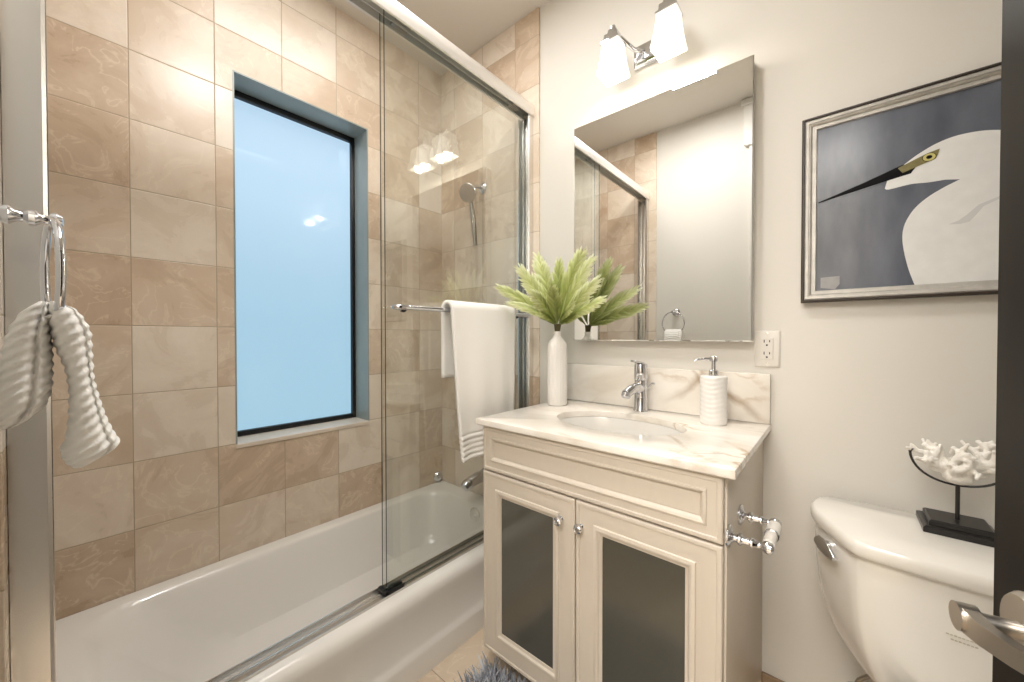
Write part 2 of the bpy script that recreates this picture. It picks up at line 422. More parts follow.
for sx, oo, dz, hh in ((.541, .031, 0, .0070), (.53, .031, 0, .0095), (.51, .031, .003, .0080), (.48, .028, .010, .0072), (.45, .022, .018, .007), (.42, .016, .025, .0068), (.405, .013, .028, .0055)):
    lev.append([dl(sx, oo, zl + dz - hh), dl(sx, oo + .009, zl + dz - hh), dl(sx, oo + .009, zl + dz + hh), dl(sx, oo, zl + dz + hh)])
b.loops(lev)
b.build('lever', M_nickel, hd, 30)

# ------------------------------------------------------------------ bathtub
tub = thing('bathtub', (-1.42, -0.77, 0), 'white alcove bathtub with a plain front apron below the glass doors', 'bathtub')
b = MB(); tx0, ty0, ty1 = XW + .002, YN + .002, -0.013
L_ = []
for z, x1, r in ((0.0, -1.058, .003), (.074, -1.058, .003), (.083, -1.060, .003), (.095, -1.067, .003), (.108, -1.072, .003), (.225, -1.070, .003), (.255, -1.066, .003), (.275, -1.069, .004), (.288, -1.078, .006), (.295, -1.096, .01)):
    L_.append(rrect(tx0, x1, ty0, ty1, r, z, 8))
for (x0, x1, y0, y1, r, z) in ((XW + .045, -1.172, YN + .075, -.085, .11, .294), (XW + .058, -1.184, YN + .095, -.098, .12, .288), (XW + .066, -1.192, YN + .12, -.106, .13, .27),
                              (XW + .082, -1.205, YN + .20, -.118, .14, .18), (XW + .10, -1.222, YN + .28, -.132, .15, .09), (XW + .125, -1.25, YN + .32, -.155, .15, .05),
                              (XW + .18, -1.30, YN + .37, -.20, .15, .036)):
    L_.append(rrect(x0, x1, y0, y1, r, z, 8))
b.loops(L_); b.build('tub_body', M_tub, tub, 40)
b = MB(); b.lathe([(.040, -.03), (.040, .004), (.034, .009), (.013, .010), (.0105, .013), (.002, .0135)], (-1.402, -.104, .236), '-Y', 32); b.build('overflow_plate', M_satin, tub, label='round chrome overflow cover')

sp_ = thing('tub_spout', (-1.41, -.011, .40), 'chrome tub spout on the tiled end wall above the tub', 'tub faucet')
b = MB(); b.lathe([(.034, 0), (.034, .006), (.028, .014), (.031, .016)], (-1.425, -.011, .416), '-Y'); b.build('escutcheon', M_chrome, sp_)
b = MB(); b.tube([(-1.425, -.013, .416), (-1.425, -.07, .414), (-1.422, -.12, .408), (-1.42, -.150, .400), (-1.42, -.166, .390)], [.030, .030, .029, .0275, .023], 20); b.build('spout', M_chrome, sp_)
b = MB(); b.lathe([(.030, 0.0005), (.030, .008), (.024, .016), (.012, .018), (.012, .026), (.004, .030)], (XW, -.046, .328), 'X', 28)
b.build('corner_knob', M_chrome, None, label='small round chrome knob on the tile in the far tub corner', cat='knob')

sh = thing('hand_shower', (-1.44, -.011, 1.947), 'chrome hand shower with a round head hanging from the tiled end wall', 'shower head')
b = MB(); b.lathe([(.03, 0), (.029, .006), (.016, .016), (.01, .017)], (-1.44, -.011, 1.945), '-Y'); b.build('wall_flange', M_chrome, sh)
b = MB(); b.tube(cr([(-1.44, -.02, 1.945), (-1.437, -.06, 1.94), (-1.43, -.10, 1.915), (-1.425, -.115, 1.895)], 6), .0095, 14)
b.ball((-1.423, -.118, 1.888), .019, 14); b.build('shower_arm', M_chrome, sh)
b = MB()
hc = Vector((-1.408, -.15, 1.872)); hn = Vector((.30, -.85, -.42)).normalized(); hu = hn.orthogonal().normalized(); hv = hn.cross(hu)
b.loops([[hc + hn * h + (hu * math.cos(2 * PI * k / 32) + hv * math.sin(2 * PI * k / 32)) * r for k in range(32)] for r, h in ((.016, -.028), (.03, -.022), (.045, -.008), (.047, .0), (.044, .004), (.02, .0045))])
b.build('shower_head', M_satin, sh)
b = MB(); b.tube(cr([(-1.42, -.125, 1.87), (-1.412, -.118, 1.80), (-1.404, -.11, 1.70), (-1.40, -.105, 1.62)], 5), [.011] * 6 + [.013] * 6 + [.011] * 4, 14); b.build('handle', M_nickel, sh)

# ------------------------------------------------------------------ sliding shower doors
sd = thing('sliding_shower_door', (-1.137, -.77, .295), 'frameless sliding glass shower door with chrome header over the bathtub', 'shower door')
b = MB()
hp = [(-1.172, 2.205), (-1.172, 2.262), (-1.165, 2.272), (-1.140, 2.274), (-1.118, 2.268), (-1.102, 2.254), (-1.094, 2.235), (-1.092, 2.212), (-1.094, 2.196), (-1.099, 2.193), (-1.102, 2.197),
      (-1.104, 2.236), (-1.112, 2.240), (-1.13, 2.240), (-1.132, 2.205), (-1.134, 2.205), (-1.136, 2.240), (-1.160, 2.240), (-1.163, 2.205)]
ya, yb = YN + .001, -.012
b.loops([[(x, y, z) for x, z in hp] for y in (ya, yb)]); b.build('header_rail', M_header, sd, 40)
b = MB()
tp = [(-1.168, .2955), (-1.168, .309), (-1.164, .309), (-1.161, .2965), (-1.143, .298), (-1.142, .302), (-1.138, .302), (-1.137, .2985), (-1.116, .3035), (-1.112, .3035), (-1.111, .2955)]
b.loops([[(x, y, z) for x, z in tp] for y in (ya, yb)]); b.build('bottom_track', M_satin, sd, 30)
for y0, y1 in ((YN + .001, YN + .050), (-.046, -.012)):
    b = MB(); s0 = y0 if y0 < -1 else y1; sg = 1 if y0 < -1 else -1; dp = abs(y1 - y0)
    jp = [(-1.168, 0), (-1.168, dp), (-1.162, dp), (-1.160, .008), (-1.14, .008), (-1.139, dp * .8), (-1.135, dp * .8), (-1.134, .008), (-1.112, .008), (-1.110, dp), (-1.104, dp), (-1.100, dp * .9), (-1.100, 0)]
    b.loops([[(x, s0 + sg * d, z) for x, d in jp] for z in (.3095, 2.192)]); b.build('side_jamb', M_satin, sd, 30)
panels = []
for px0, py0, py1 in ((-1.124, -.775, -.020), (-1.154, -.772, -.022)):
    b = MB(); b.mi = 0
    x0, x1, z0, z1 = px0 - .003, px0 + .003, .3045, 2.238
    for x in (x0, x1): b.poly([(x, py0, z0), (x, py1, z0), (x, py1, z1), (x, py0, z1)])
    b.mi = 1
    for y in (py0, py1): b.poly([(x0, y, z0), (x1, y, z0), (x1, y, z1), (x0, y, z1)])
    for z in (z0, z1): b.poly([(x0, py0, z), (x1, py0, z), (x1, py1, z), (x0, py1, z)])
    bmesh.ops.remove_doubles(b.bm, verts=b.bm.verts[:], dist=1e-5)
    panels.append(b.build('glass_panel', [M_glass, M_gedge], sd, 0))
for p_, xx in zip(panels, (-1.124, -1.154)):
    b = MB()
    for yy in (-.70, -.10): b.box(xx - .007, xx + .007, yy - .03, yy + .03, 2.214, 2.236, .002)
    b.build('hanger', M_nickel, p_)
b = MB(); b.box(-1.164, -1.114, -.783, -.771, .3035, .315, .002); b.box(-1.120, -1.114, -.783, -.712, .3035, .314, .002); b.box(-1.134, -1.129, -.783, -.712, .303, .318, .002)
b.build('bottom_guide', M_rubber, sd, label='black bottom guide clip')
b = MB(); XB = -1.058
pts = [(-1.121, -.745, 1.25), (-1.09, -.752, 1.25), (-1.068, -.765, 1.25), (XB, -.785, 1.25)]
bar = [(-1.119, -.735, 1.25), (-1.085, -.745, 1.25), (-1.066, -.755, 1.25), (XB, -.735, 1.25)]
path = cr([(-1.120, -.715, 1.25), (-1.10, -.752, 1.25), (-1.072, -.768, 1.25), (XB, -.742, 1.25), (XB, -.70, 1.25)], 6) + [Vector((XB, -.42, 1.25))] + cr([(XB, -.15, 1.25), (XB, -.105, 1.25), (-1.072, -.080, 1.25), (-1.10, -.092, 1.25), (-1.120, -.115, 1.25)], 6)
b.tube(path, .0085, 14)
b.build('towel_bar', M_chrome, panels[0])
b = MB()
for yy in (-.712, -.115): b.lathe([(.013, 0), (.013, .008), (.010, .011)], (-1.1212, yy, 1.25), 'X', 20)
b.build('bar_washer', M_rubber, panels[0])

# bath towel over the bar
b = MB(); rows = []
prof = []
zt = 1.2585
for k in range(110):
    f = k / 109; prof.append((XB + .026 + .018 * (1 - f) ** 1.3, .705 + (1.25 - .705) * f, 1 - f))
for k in range(1, 11):
    a = PI * k / 11; prof.append((XB + .0265 * math.cos(a), 1.25 + .029 * math.sin(a), 0))
for k in range(18):
    f = k / 17; prof.append((XB - .0265 + .002 * f, 1.25 - .245 * f, -f))
NT = 36
for (x, z, f) in prof:
    row = []
    for j in range(NT + 1):
        t = j / NT
        y0 = -.572 + (.034 * f ** 1.15 if f > 0 else 0.0); y1 = -.228 - (.03 * f if f > 0 else 0)
        wob = .004 * math.sin(t * 7 + z * 5) * abs(f) + .003 * math.sin(t * 17 + 2) * abs(f)
        rib = .0026 * math.sin((z - .705) / .0095 * PI) if (f > 0 and z < .80) else 0
        bulge = .012 * math.sin(PI * min(1, f * 1.3)) * math.sin(PI * t) if f > 0 else 0
        row.append((x + wob + rib + bulge, y0 + (y1 - y0) * t, z + (.006 * math.sin(t * 3) * f if f > 0.2 else 0)))
    rows.append(row)
V = [[b.bm.verts.new(p) for p in r] for r in rows]
for i in range(len(V) - 1):
    for j in range(NT): b.face((V[i][j], V[i][j + 1], V[i + 1][j + 1], V[i + 1][j]))
tw = b.build('bath_towel', M_towel, None, 180, label='white bath towel folded over the chrome bar on the glass shower door', cat='towel')
s = tw.modifiers.new('thick', 'SOLIDIFY'); s.thickness = .013; s.offset = 0

# ------------------------------------------------------------------ vanity
VX0, VX1, VF = -0.907, -0.1785, -0.523
van = thing('vanity_cabinet', ((VX0 + VX1) / 2, -.26, 0), 'cream painted vanity cabinet with two smoked glass doors under the marble top', 'vanity')
b = MB()
b.box(VX0, VX0 + .018, VF, -.004, 0.10, .855, .001); b.box(VX0, VX0 + .018, VF + .07, -.004, 0, .10)
b.box(VX1 - .018, VX1, VF, -.004, 0.10, .855, .001); b.box(VX1 - .018, VX1, VF + .07, -.004, 0, .10)
b.box(VX0 + .018, VX1 - .018, VF, -.004, .10, .118); b.box(VX0 + .018, VX1 - .018, VF, VF + .018, .835, .855); b.box(VX0 + .018, VX1 - .018, VF, VF + .018, .695, .718)
b.box(VX0 + .018, VX0 + .045, VF, VF + .018, .118, .70); b.box(VX1 - .045, VX1 - .018, VF, VF + .018, .118, .70); b.box(-.56, -.53, VF, VF + .018, .118, .70)
b.box(VX0 + .018, VX1 - .018, -.016, -.004, .118, .855)
b.build('carcass', M_vanity, van)
b = MB(); b.box(VX0 + .018, VX1 - .018, VF + .07, VF + .085, 0, .10); b.build('toe_kick', M_vgap, van, label='dark recessed toe kick')
DF = VF - .0015
def door_prof(w):
    return [(0, 0), (0, .016), (.0025, .0185), (.007, .0195), (.011, .0185), (.0125, .0165), (.0145, .0165), (.030, .0172), (w - .026, .0142), (w - .024, .0142), (w - .022, .0175), (w - .016, .0195), (w - .011, .0185), (w - .007, .0135), (w, .011), (w, .004)]
for (x0, x1, kx) in ((-.905, -.5475, -.592), (-.5440, -.1830, -.527)):
    z0, z1 = .103, .704
    b = MB(); b.frame(x0, x1, z0, z1, DF, door_prof(.077)); 
    b.loops([[(x0, DF, z0), (x1, DF, z0), (x1, DF, z1), (x0, DF, z1)], [(x0 + .077, DF - .004, z0 + .077), (x1 - .077, DF - .004, z0 + .077), (x1 - .077, DF - .004, z1 - .077), (x0 + .077, DF - .004, z1 - .077)]], True, False, False)
    bmesh.ops.remove_doubles(b.bm, verts=b.bm.verts[:], dist=1e-5)
    dr = b.build('door', M_vanity, van, 28)
    b = MB(); b.box(x0 + .074, x1 - .074, DF - .0095, DF - .005, z0 + .074, z1 - .074); b.build('glass_pane', M_smoke, dr, 0, label='smoked frosted glass pane')
    b = MB(); b.lathe([(.007, 0), (.007, .002), (.0045, .005), (.0045, .010), (.0112, .013), (.0128, .018), (.012, .023), (.0085, .0255), (.0075, .0248), (.0065, .026), (.001, .0265)], (kx, DF - .0165, .636), '-Y', 28); b.build('knob', M_chrome, dr)
b = MB(); x0, x1, z0, z1 = -.905, -.1830, .709, .8535
b.frame(x0, x1, z0, z1, DF, [(0, 0), (0, .016), (.0025, .0185), (.007, .0195), (.011, .0185), (.0125, .0165), (.0145, .0165), (.029, .0170), (.031, .0165), (.033, .0195), (.037, .0205), (.041, .0185), (.044, .013), (.047, .0105), (.049, .012), (.055, .012)], True)
b.build('drawer_front', M_vanity, van, 28)

# countertop with sink cut-out
ct = thing('countertop', (-.5425, -.28, .856), 'cream marble vanity countertop with brown veining and a low backsplash', 'countertop')
b = MB()
CX0, CX1, CY0, CY1, Z0, Z1 = -.927, -.158, -.555, -.003, .8562, .878
ex, ey, ea, eb = -.546, -.285, .211, .145
NA = 128; angs = [2 * PI * k / NA for k in range(NA)]
for cxx, cyy in ((CX0, CY0), (CX1, CY0), (CX1, CY1), (CX0, CY1)):
    a = math.atan2(cyy - ey, cxx - ex) % (2 * PI)
    k = min(range(NA), key=lambda i: abs(angs[i] - a)); angs[k] = a
def rectpt(a, ins, z):
    dx, dy = math.cos(a), math.sin(a); t = 1e9
    for lo, hi, o, d in ((CX0 + ins, CX1 - ins, ex, dx), (CY0 + ins, CY1 - ins, ey, dy)):
        if d > 1e-9: t = min(t, (hi - o) / d)
        elif d < -1e-9: t = min(t, (lo - o) / d)
    return (ex + dx * t, ey + dy * t, z)
def ell(a, g, z):
    dx, dy = math.cos(a), math.sin(a); r = 1 / math.sqrt((dx / (ea + g)) ** 2 + (dy / (eb + g)) ** 2)
    return (ex + dx * r, ey + dy * r, z)
lp = [[ell(a, .0, Z0) for a in angs], [ell(a, 0, Z1 - .003) for a in angs], [ell(a, .001, Z1 - .001) for a in angs], [ell(a, .003, Z1) for a in angs],
      [rectpt(a, .004, Z1) for a in angs], [rectpt(a, .0012, Z1 - .0012) for a in angs], [rectpt(a, 0, Z1 - .004) for a in angs], [rectpt(a, 0, Z0 + .004) for a in angs], [rectpt(a, .004, Z0) for a in angs]]
lp.append(lp[0])
b.loops(lp, True, False, False); bmesh.ops.remove_doubles(b.bm, verts=b.bm.verts[:], dist=1e-6)
b.build('marble_slab', M_marble, ct, 30)
b = MB(); b.box(-.915, -.160, -.021, -.001, .8785, 1.036, .002); b.build('backsplash', M_marble, ct, 30)
sk = thing('sink', (ex, ey, .70), 'oval undermount white porcelain sink bowl set in the marble countertop', 'sink')
b = MB()
prof = [(1.06, .8552), (1.005, .8552), (.985, .848), (.96, .82), (.90, .78), (.78, .742), (.58, .722), (.32, .714), (.11, .711)]
back = [(.11, .700), (.60, .710), (.82, .73), (.95, .77), (1.01, .82), (1.06, .846)]
b.loops([[(ex + ea * s_ * math.cos(a), ey + eb * s_ * math.sin(a), z) for a in [2 * PI * k / 64 for k in range(64)]] for s_, z in prof + back + [prof[0]]], True, False, False)
bmesh.ops.remove_doubles(b.bm, verts=b.bm.verts[:], dist=1e-6)
b.build('bowl', M_sink, sk, 60)
b = MB(); b.lathe([(.024, .7), (.024, .7125), (.021, .715), (.012, .7145), (.011, .717), (.001, .7175)], (ex, ey, 0), 'Z'); b.build('drain', M_chrome, sk)

# faucet
fx, fy = -.556, -.062
fa = thing('sink_faucet', (fx, fy, .878), 'chrome single lever faucet behind the oval sink', 'faucet')
b = MB(); b.lathe([(.027, .8785), (.027, .882), (.0245, .886), (.0235, .93), (.0225, .98), (.0225, .992)], (fx, fy, 0), 'Z', 32); b.build('faucet_body', M_chrome, fa)
b = MB(); b.tube(cr([(fx, fy - .005, .962), (fx - .004, fy - .04, .966), (fx - .010, fy - .075, .959), (fx - .014, fy - .100, .948)], 5), [.020] * 5 + [.018] * 5 + [.0168] * 5 + [.016], 20)
b.lathe([(.0165, .0), (.0165, .014), (.0135, .0145), (.012, .012), (.001, .012)], (0, 0, 0), '-Y', 20)
bb = [v for v in b.bm.verts][-5 * 20:]
R_ = Matrix.Translation((fx - .0135, fy - .096, .951)) @ Matrix.Rotation(math.radians(62), 4, 'X')
for v in bb: v.co = R_ @ v.co
b.build('spout', M_chrome, fa)
b = MB(); b.lathe([(.0225, .993), (.0245, .996), (.0245, 1.045), (.0225, 1.053), (.012, 1.056), (.001, 1.0565)], (fx, fy, 0), 'Z', 32)
Mh = Matrix.Translation((fx, fy, 1.052)) @ Matrix.Rotation(math.radians(-8), 4, 'X')
b.box(-.011, .011, -.075, .01, 0, .008, .003, M=Mh); b.build('lever', M_chrome, fa)
b = MB(); b.tube(cr([(fx + .012, fy + .022, .955), (fx + .026, fy + .018, .972), (fx + .038, fy + .012, .982), (fx + .048, fy + .008, .981)], 5), [.0025] * 13 + [.004] * 3, 10); b.build('drain_pull', M_chrome, fa)

# soap dispenser
sx_, sy_ = -.298, -.118
so = thing('soap_dispenser', (sx_, sy_, .878), 'white ceramic soap dispenser with wavy ridges and a chrome pump', 'soap dispenser')
b = MB(); lps = []
for k in range(60):
    f = k / 59; z = .8785 + .152 * f
    base = .0388 * (1 - .06 * max(0, (.06 - f) / .06) ** 2 - .10 * max(0, (f - .965) / .035) ** 2)
    lps.append([(sx_ + (base + .00045 * math.sin(z * 430 + 1.6 * math.sin(3 * a))) * math.cos(a), sy_ + (base + .00045 * math.sin(z * 430 + 1.6 * math.sin(3 * a))) * math.sin(a), z) for a in [2 * PI * q / 48 for q in range(48)]])
b.loops(lps); b.build('bottle', M_ceramic, so, 40)
b = MB(); b.lathe([(.014, 1.030), (.014, 1.046), (.012, 1.048), (.0065, 1.049), (.0065, 1.074), (.011, 1.076), (.0125, 1.083), (.011, 1.090), (.005, 1.094), (.001, 1.0945)], (sx_, sy_, 0), 'Z', 24)
b.tube(cr([(sx_, sy_, 1.083), (sx_ - .025, sy_ - .012, 1.083), (sx_ - .044, sy_ - .021, 1.080), (sx_ - .050, sy_ - .024, 1.076)], 5), [.0042] * 6 + [.0032] * 6 + [.0026] * 4, 12)
b.build('pump', M_chrome, so, label='chrome pump with a thin spout')

# vase and leaves
vx, vy = -.858, -.167
b = MB(); lps = []
vp = [(.030, .8785), (.036, .880), (.0385, .885), (.0390, .95), (.0388, 1.06), (.0385, 1.11), (.036, 1.126), (.029, 1.140), (.0185, 1.150), (.0140, 1.158), (.0135, 1.166), (.0155, 1.175), (.0135, 1.1755), (.011, 1.166), (.011, 1.15)]
for r, z in vp:
    lps.append([(vx + (r + (.0012 * abs(math.sin(11 * a)) if r > .034 else 0)) * math.cos(a), vy + (r + (.0012 * abs(math.sin(11 * a)) if r > .034 else 0)) * math.sin(a), z) for a in [2 * PI * q / 110 for q in range(110)]])
b.loops(lps); b.build('flower_vase', M_ceramic, None, 40, label='tall white fluted bottle vase at the left end of the marble countertop', cat='vase')

mt, nt, bs = newmat('variegated_leaf'); M_leaf = mt
at = nt.nodes.new('ShaderNodeAttribute'); at.attribute_name = 'leaf'
rp = nt.nodes.new('ShaderNodeValToRGB')
rp.color_ramp.elements[0].color = (*s2l((104, 116, 48)), 1); rp.color_ramp.elements[1].color = (*s2l((238, 240, 208)), 1)
e = rp.color_ramp.elements.new(.35); e.color = (*s2l((160, 170, 92)), 1); e = rp.color_ramp.elements.new(.7); e.color = (*s2l((210, 216, 156)), 1)
nt.links.new(at.outputs['Fac'], rp.inputs[0]); nt.links.new(rp.outputs[0], bs.inputs['Base Color']); bs.inputs['Roughness'].default_value = .5
bs.inputs['Transmission Weight'].default_value = 0.0
def ray(x, y, ry):
    d = fw + r2 * ((x - 512) / 377.35) + u2 * ((341 - y) / 377.35)
    return CAM + d * (ry / d.y)
fol = thing('leafy_stems', (vx, vy, 1.16), 'pale green serrated leafy stems standing in the white vase before the mirror', 'leaves')
b = MB()
b.tube([(vx, vy, 1.125), (vx - .001, vy, 1.17), (vx - .002, vy - .001, 1.205)], [.009, .0095, .012], 10); b.tube([(vx + .003, vy, 1.15), (vx + .012, vy, 1.205)], [.004, .006], 8)
b.build('stem', mat('leaf_stem', (74, 66, 34), .6), fol)
def leaf(base, tip, width, bow, tone, face):
    base, tip = Vector(base), Vector(tip); L0 = (tip - base).length; d = (tip - base).normalized()
    nrm = (Vector(face) - d * Vector(face).dot(d)).normalized(); side = d.cross(nrm)
    sag = Vector((0, 0, -1)) * bow * L0
    P = lambda t: base + (tip - base) * t + (nrm * .0) - sag * (4 * t * (1 - t)) * .5
    bmx = bmesh.new(); lay = bmx.verts.layers.float.new('leaf')
    def vert(p, c):
        v = bmx.verts.new(p); v[lay] = max(0, min(1, c)); return v
    n = 22
    for k in range(n):
        f = k / (n - 1); t = .04 + .86 * f
        wd = width * (math.sin(PI * (.16 + .80 * f ** .85)) ** .6)
        ln = (.34 - .16 * f) * random.uniform(.85, 1.15)
        for sg in (-1, 1):
            ww = wd * random.uniform(.82, 1.15)
            a = P(max(0, t - .05)); c = P(min(1, t + .05)); t2 = min(1.06, t + ln)
            lift = nrm * random.uniform(-.0015, .004)
            o = P(t2) + side * sg * ww - nrm * wd * .35 + lift
            mid = P(min(1, t + ln * .45)) + side * sg * ww * .72 + nrm * .002 - nrm * wd * .2; mid2 = P(min(1.02, t + ln * .72)) + side * sg * ww * .50 + lift
            jit = random.uniform(-.12, .12)
            vs = [vert(a, -.1 + .45 * t * t + tone + jit), vert(mid, .05 + .6 * t + tone + jit), vert(o, .55 + .5 * t + tone + jit), vert(mid2, .25 + .6 * t + tone + jit), vert(c, .0 + .55 * t + tone + jit)]
            if sg < 0: vs = vs[::-1]
            bmx.faces.new(vs)
    # midrib and tip leaflet
    vs = [vert(P(0) - side * .002, 0), vert(P(0) + side * .002, 0), vert(P(.3) + side * .003, .2), vert(P(.3) - side * .003, .2)]; bmx.faces.new(vs)
    me = D.meshes.new('leaf'); 
    bmx.to_mesh(me); bmx.free(); me.materials.append(M_leaf)
    o = D.objects.new('leaf', me); COL.objects.link(o); o.parent = fol; me.transform(Matrix.Translation(-ORG[fol]))
    return o
cb = Vector((vx, vy, 1.195))
vw = (CAM - cb).normalized()
tips = [(497, 286, 1.09, .030, .08), (506, 303, 1.10, .020, .25), (518, 266, 1.16, .034, .2), (537, 254, 1.275, .040, .12), (559, 259, 1.30, .028, -.15), (583, 249, 1.275, .040, .05),
        (531, 292, 1.10, .032, .1), (552, 286, 1.13, .028, -.08), (575, 303, 1.18, .024, .0), (540, 312, 1.15, .018, -.2),
        (593, 257, 1.27, .032, .2), (600, 278, 1.22, .030, .2), (605, 298, 1.20, .028, .1), (588, 300, 1.32, .022, -.05), (577, 318, 1.24, .014, -.15), (527, 306, 1.22, .018, -.15)]
for (x, y, ry, wd, tone) in tips:
    tp_ = ray(x, y, ry); st_ = cb + (tp_ - cb) * .05 + Vector((0, 0, random.uniform(0, .012)))
    leaf(st_, tp_, wd * 1.0, random.uniform(.06, .16), tone + .03, vw + Vector((random.uniform(-.35, .35), random.uniform(-.2, .2), .55)))

# ------------------------------------------------------------------ mirror cabinet
MX0, MX1, MZ0, MZ1 = -.857, -.205, 1.138, 2.037
mi = thing('mirror_cabinet', ((MX0 + MX1) / 2, -.02, MZ0), 'tall frameless mirror cabinet on the painted wall above the sink', 'mirror')
b = MB(); b.box(MX0 + .004, MX1 - .004, -.037, -.0005, MZ0 + .004, MZ1 - .004); b.build('cabinet_box', M_trim, mi)
b = MB(); b.frame(MX0, MX1, MZ0, MZ1, -.038, [(0, 0), (0, .0045), (.0035, .0065)], True); b.build('mirror_door', M_mirror, mi, 0)

# ------------------------------------------------------------------ vanity light
vl = thing('vanity_light', (-.542, -.001, 2.19), 'two lamp chrome vanity light with lit square frosted shades above the mirror', 'wall lamp')
b = MB(); b.frame(-.607, -.477, 2.187, 2.272, 0, [(0, 0.0005), (0, .012), (.006, .016), (.010, .016), (.014, .022), (.020, .024)], True); b.build('backplate', M_chrome, vl)
lamps = (-.643, -.441); LY = -.118
for lx in lamps:
    sg = 1 if lx > -.542 else -1
    b = MB(); b.tube(cr([(-.542 + sg * .025, -.022, 2.235), (-.542 + sg * .045, -.055, 2.232), (-.542 + sg * .075, -.095, 2.262), (lx, LY, 2.292)], 7), .008, 14); b.build('arm', M_chrome, vl)
    b = MB()
    b.loops([rrect(lx - h, lx + h, LY - h, LY + h, .004, z, 3) for h, z in ((.036, 2.240), (.036, 2.247), (.028, 2.251), (.026, 2.274), (.017, 2.278), (.015, 2.294), (.009, 2.297), (.009, 2.309), (.005, 2.312))]); b.build('socket_cap', M_chrome, vl, 30)
    b = MB()
    o_ = [(.033, 2.2395), (.035, 2.215), (.039, 2.180), (.044, 2.150), (.048, 2.130), (.0475, 2.126)]
    i_ = [(.0455, 2.126), (.0415, 2.15), (.036, 2.180), (.032, 2.215), (.030, 2.236)]
    b.loops([rrect(lx - h, lx + h, LY - h, LY + h, .006, z, 4) for h, z in o_ + i_]); shd = b.build('lamp_shade', M_shade, vl, 50)
    b = MB(); b.ball((lx, LY, 2.165), .022, 14, (1, 1, 1.3)); b.build('bulb', M_bulb, shd)
    point('vanity_bulb_light', (lx, LY, 2.135), 1.35, (1.0, .93, .83), .024)

# ------------------------------------------------------------------ wall outlet
OX, OZ = -.1705, 1.115
ol = thing('wall_outlet', (OX, 0, OZ - .058), 'white electrical outlet plate on the painted wall beside the mirror corner', 'outlet')
b = MB(); b.frame(OX - .034, OX + .034, OZ - .058, OZ + .058, -.0005, [(0, 0), (0, .002), (.003, .005), (.006, .006)], True); b.build('cover_plate', M_whitep, ol)
b = MB(); b.frame(OX - .0165, OX + .0165, OZ - .034, OZ + .034, -.0065, [(0, 0), (0, .0015), (.001, .0025)], True); rc = b.build('receptacle', M_whitep, ol)
b = MB()
for dz in (.019, -.019):
    b.box(OX - .0085, OX - .0060, -.0097, -.009, OZ + dz + .001, OZ + dz + .010); b.box(OX + .0060, OX + .0085, -.0097, -.009, OZ + dz + .002, OZ + dz + .009)
    b.lathe([(.0028, 0), (.0028, .0007)], (OX, -.009, OZ + dz - .007), '-Y', 12)
b.build('slots', M_slot, rc)
b = MB(); b.box(OX - .009, OX - .001, -.0097, -.009, OZ - .003, OZ + .003); b.box(OX + .001, OX + .009, -.0097, -.009, OZ - .003, OZ + .003); b.build('test_button', M_whitep, rc)
for dz in (.048, -.048):
    b = MB(); b.lathe([(.0032, 0), (.003, .001), (.001, .0012)], (OX, -.0064, OZ + dz), '-Y', 14); b.build('screw', M_satin, ol)

# ------------------------------------------------------------------ framed egret picture
PX0, PX1, PZ0, PZ1 = -.085, .635, 1.254, 1.792
pc = thing('framed_picture', ((PX0 + PX1) / 2, 0, PZ0), 'framed painting of a white egret on slate blue hung above the toilet', 'picture')
b = MB(); b.frame(PX0, PX1, PZ0, PZ1, -.001, [(.004, 0), (0, .010), (0, .028), (.003, .031), (.006, .031), (.0075, .027)]); b.build('outer_frame', mat('dark_frame_wood', (52, 42, 34), .4), pc, 25)
b = MB(); b.frame(PX0 + .0075, PX1 - .0075, PZ0 + .0075, PZ1 - .0075, -.001, [(0, .010), (0, .027), (.003, .029), (.009, .028), (.010, .025), (.012, .025), (.0155, .022), (.0165, .019), (.0255, .018), (.027, .012)]); b.build('silver_liner', mat('silver_leaf_frame', (188, 184, 177), .45, .45, noise=.12, nscale=40), pc, 25)
m0, nt, bs = newmat('painted_slate_ground')
tc = nt.nodes.new('ShaderNodeTexCoord'); mp = nt.nodes.new('ShaderNodeMapping'); mp.inputs['Scale'].default_value = (9, 9, 3); nt.links.new(tc.outputs['Object'], mp.inputs[0])
ns = nt.nodes.new('ShaderNodeTexNoise'); ns.inputs['Scale'].default_value = 1.6; ns.inputs['Detail'].default_value = 7; nt.links.new(mp.outputs[0], ns.inputs['Vector'])
rp = nt.nodes.new('ShaderNodeValToRGB'); rp.color_ramp.elements[0].color = (*s2l((76, 80, 90)), 1); rp.color_ramp.elements[0].position = .3; rp.color_ramp.elements[1].color = (*s2l((112, 116, 126)), 1); rp.color_ramp.elements[1].position = .78
nt.links.new(ns.outputs['Fac'], rp.inputs[0]); nt.links.new(rp.outputs[0], bs.inputs['Base Color']); bs.inputs['Roughness'].default_value = .22
art = [m0, mat('painted_white', (222, 221, 218), .3, noise=.04, nscale=30), mat('painted_black', (12, 12, 14), .5, spec=.1), mat('painted_olive', (116, 108, 62), .3, noise=.2, nscale=60), mat('painted_yellow', (206, 196, 120), .3), mat('painted_grey', (204, 203, 201), .35), mat('painted_pale_patch', (150, 148, 148), .35, noise=.1, nscale=60), mat('painted_bill_grey', (92, 94, 102), .3)]
b = MB(); AY = -.0125
b.box(PX0 + .031, PX1 - .031, AY, -.004, PZ0 + .031, PZ1 - .031)
def flat(pts, mi, lift):
    b.mi = mi; b.poly([(x, AY - lift, z) for x, z in pts])
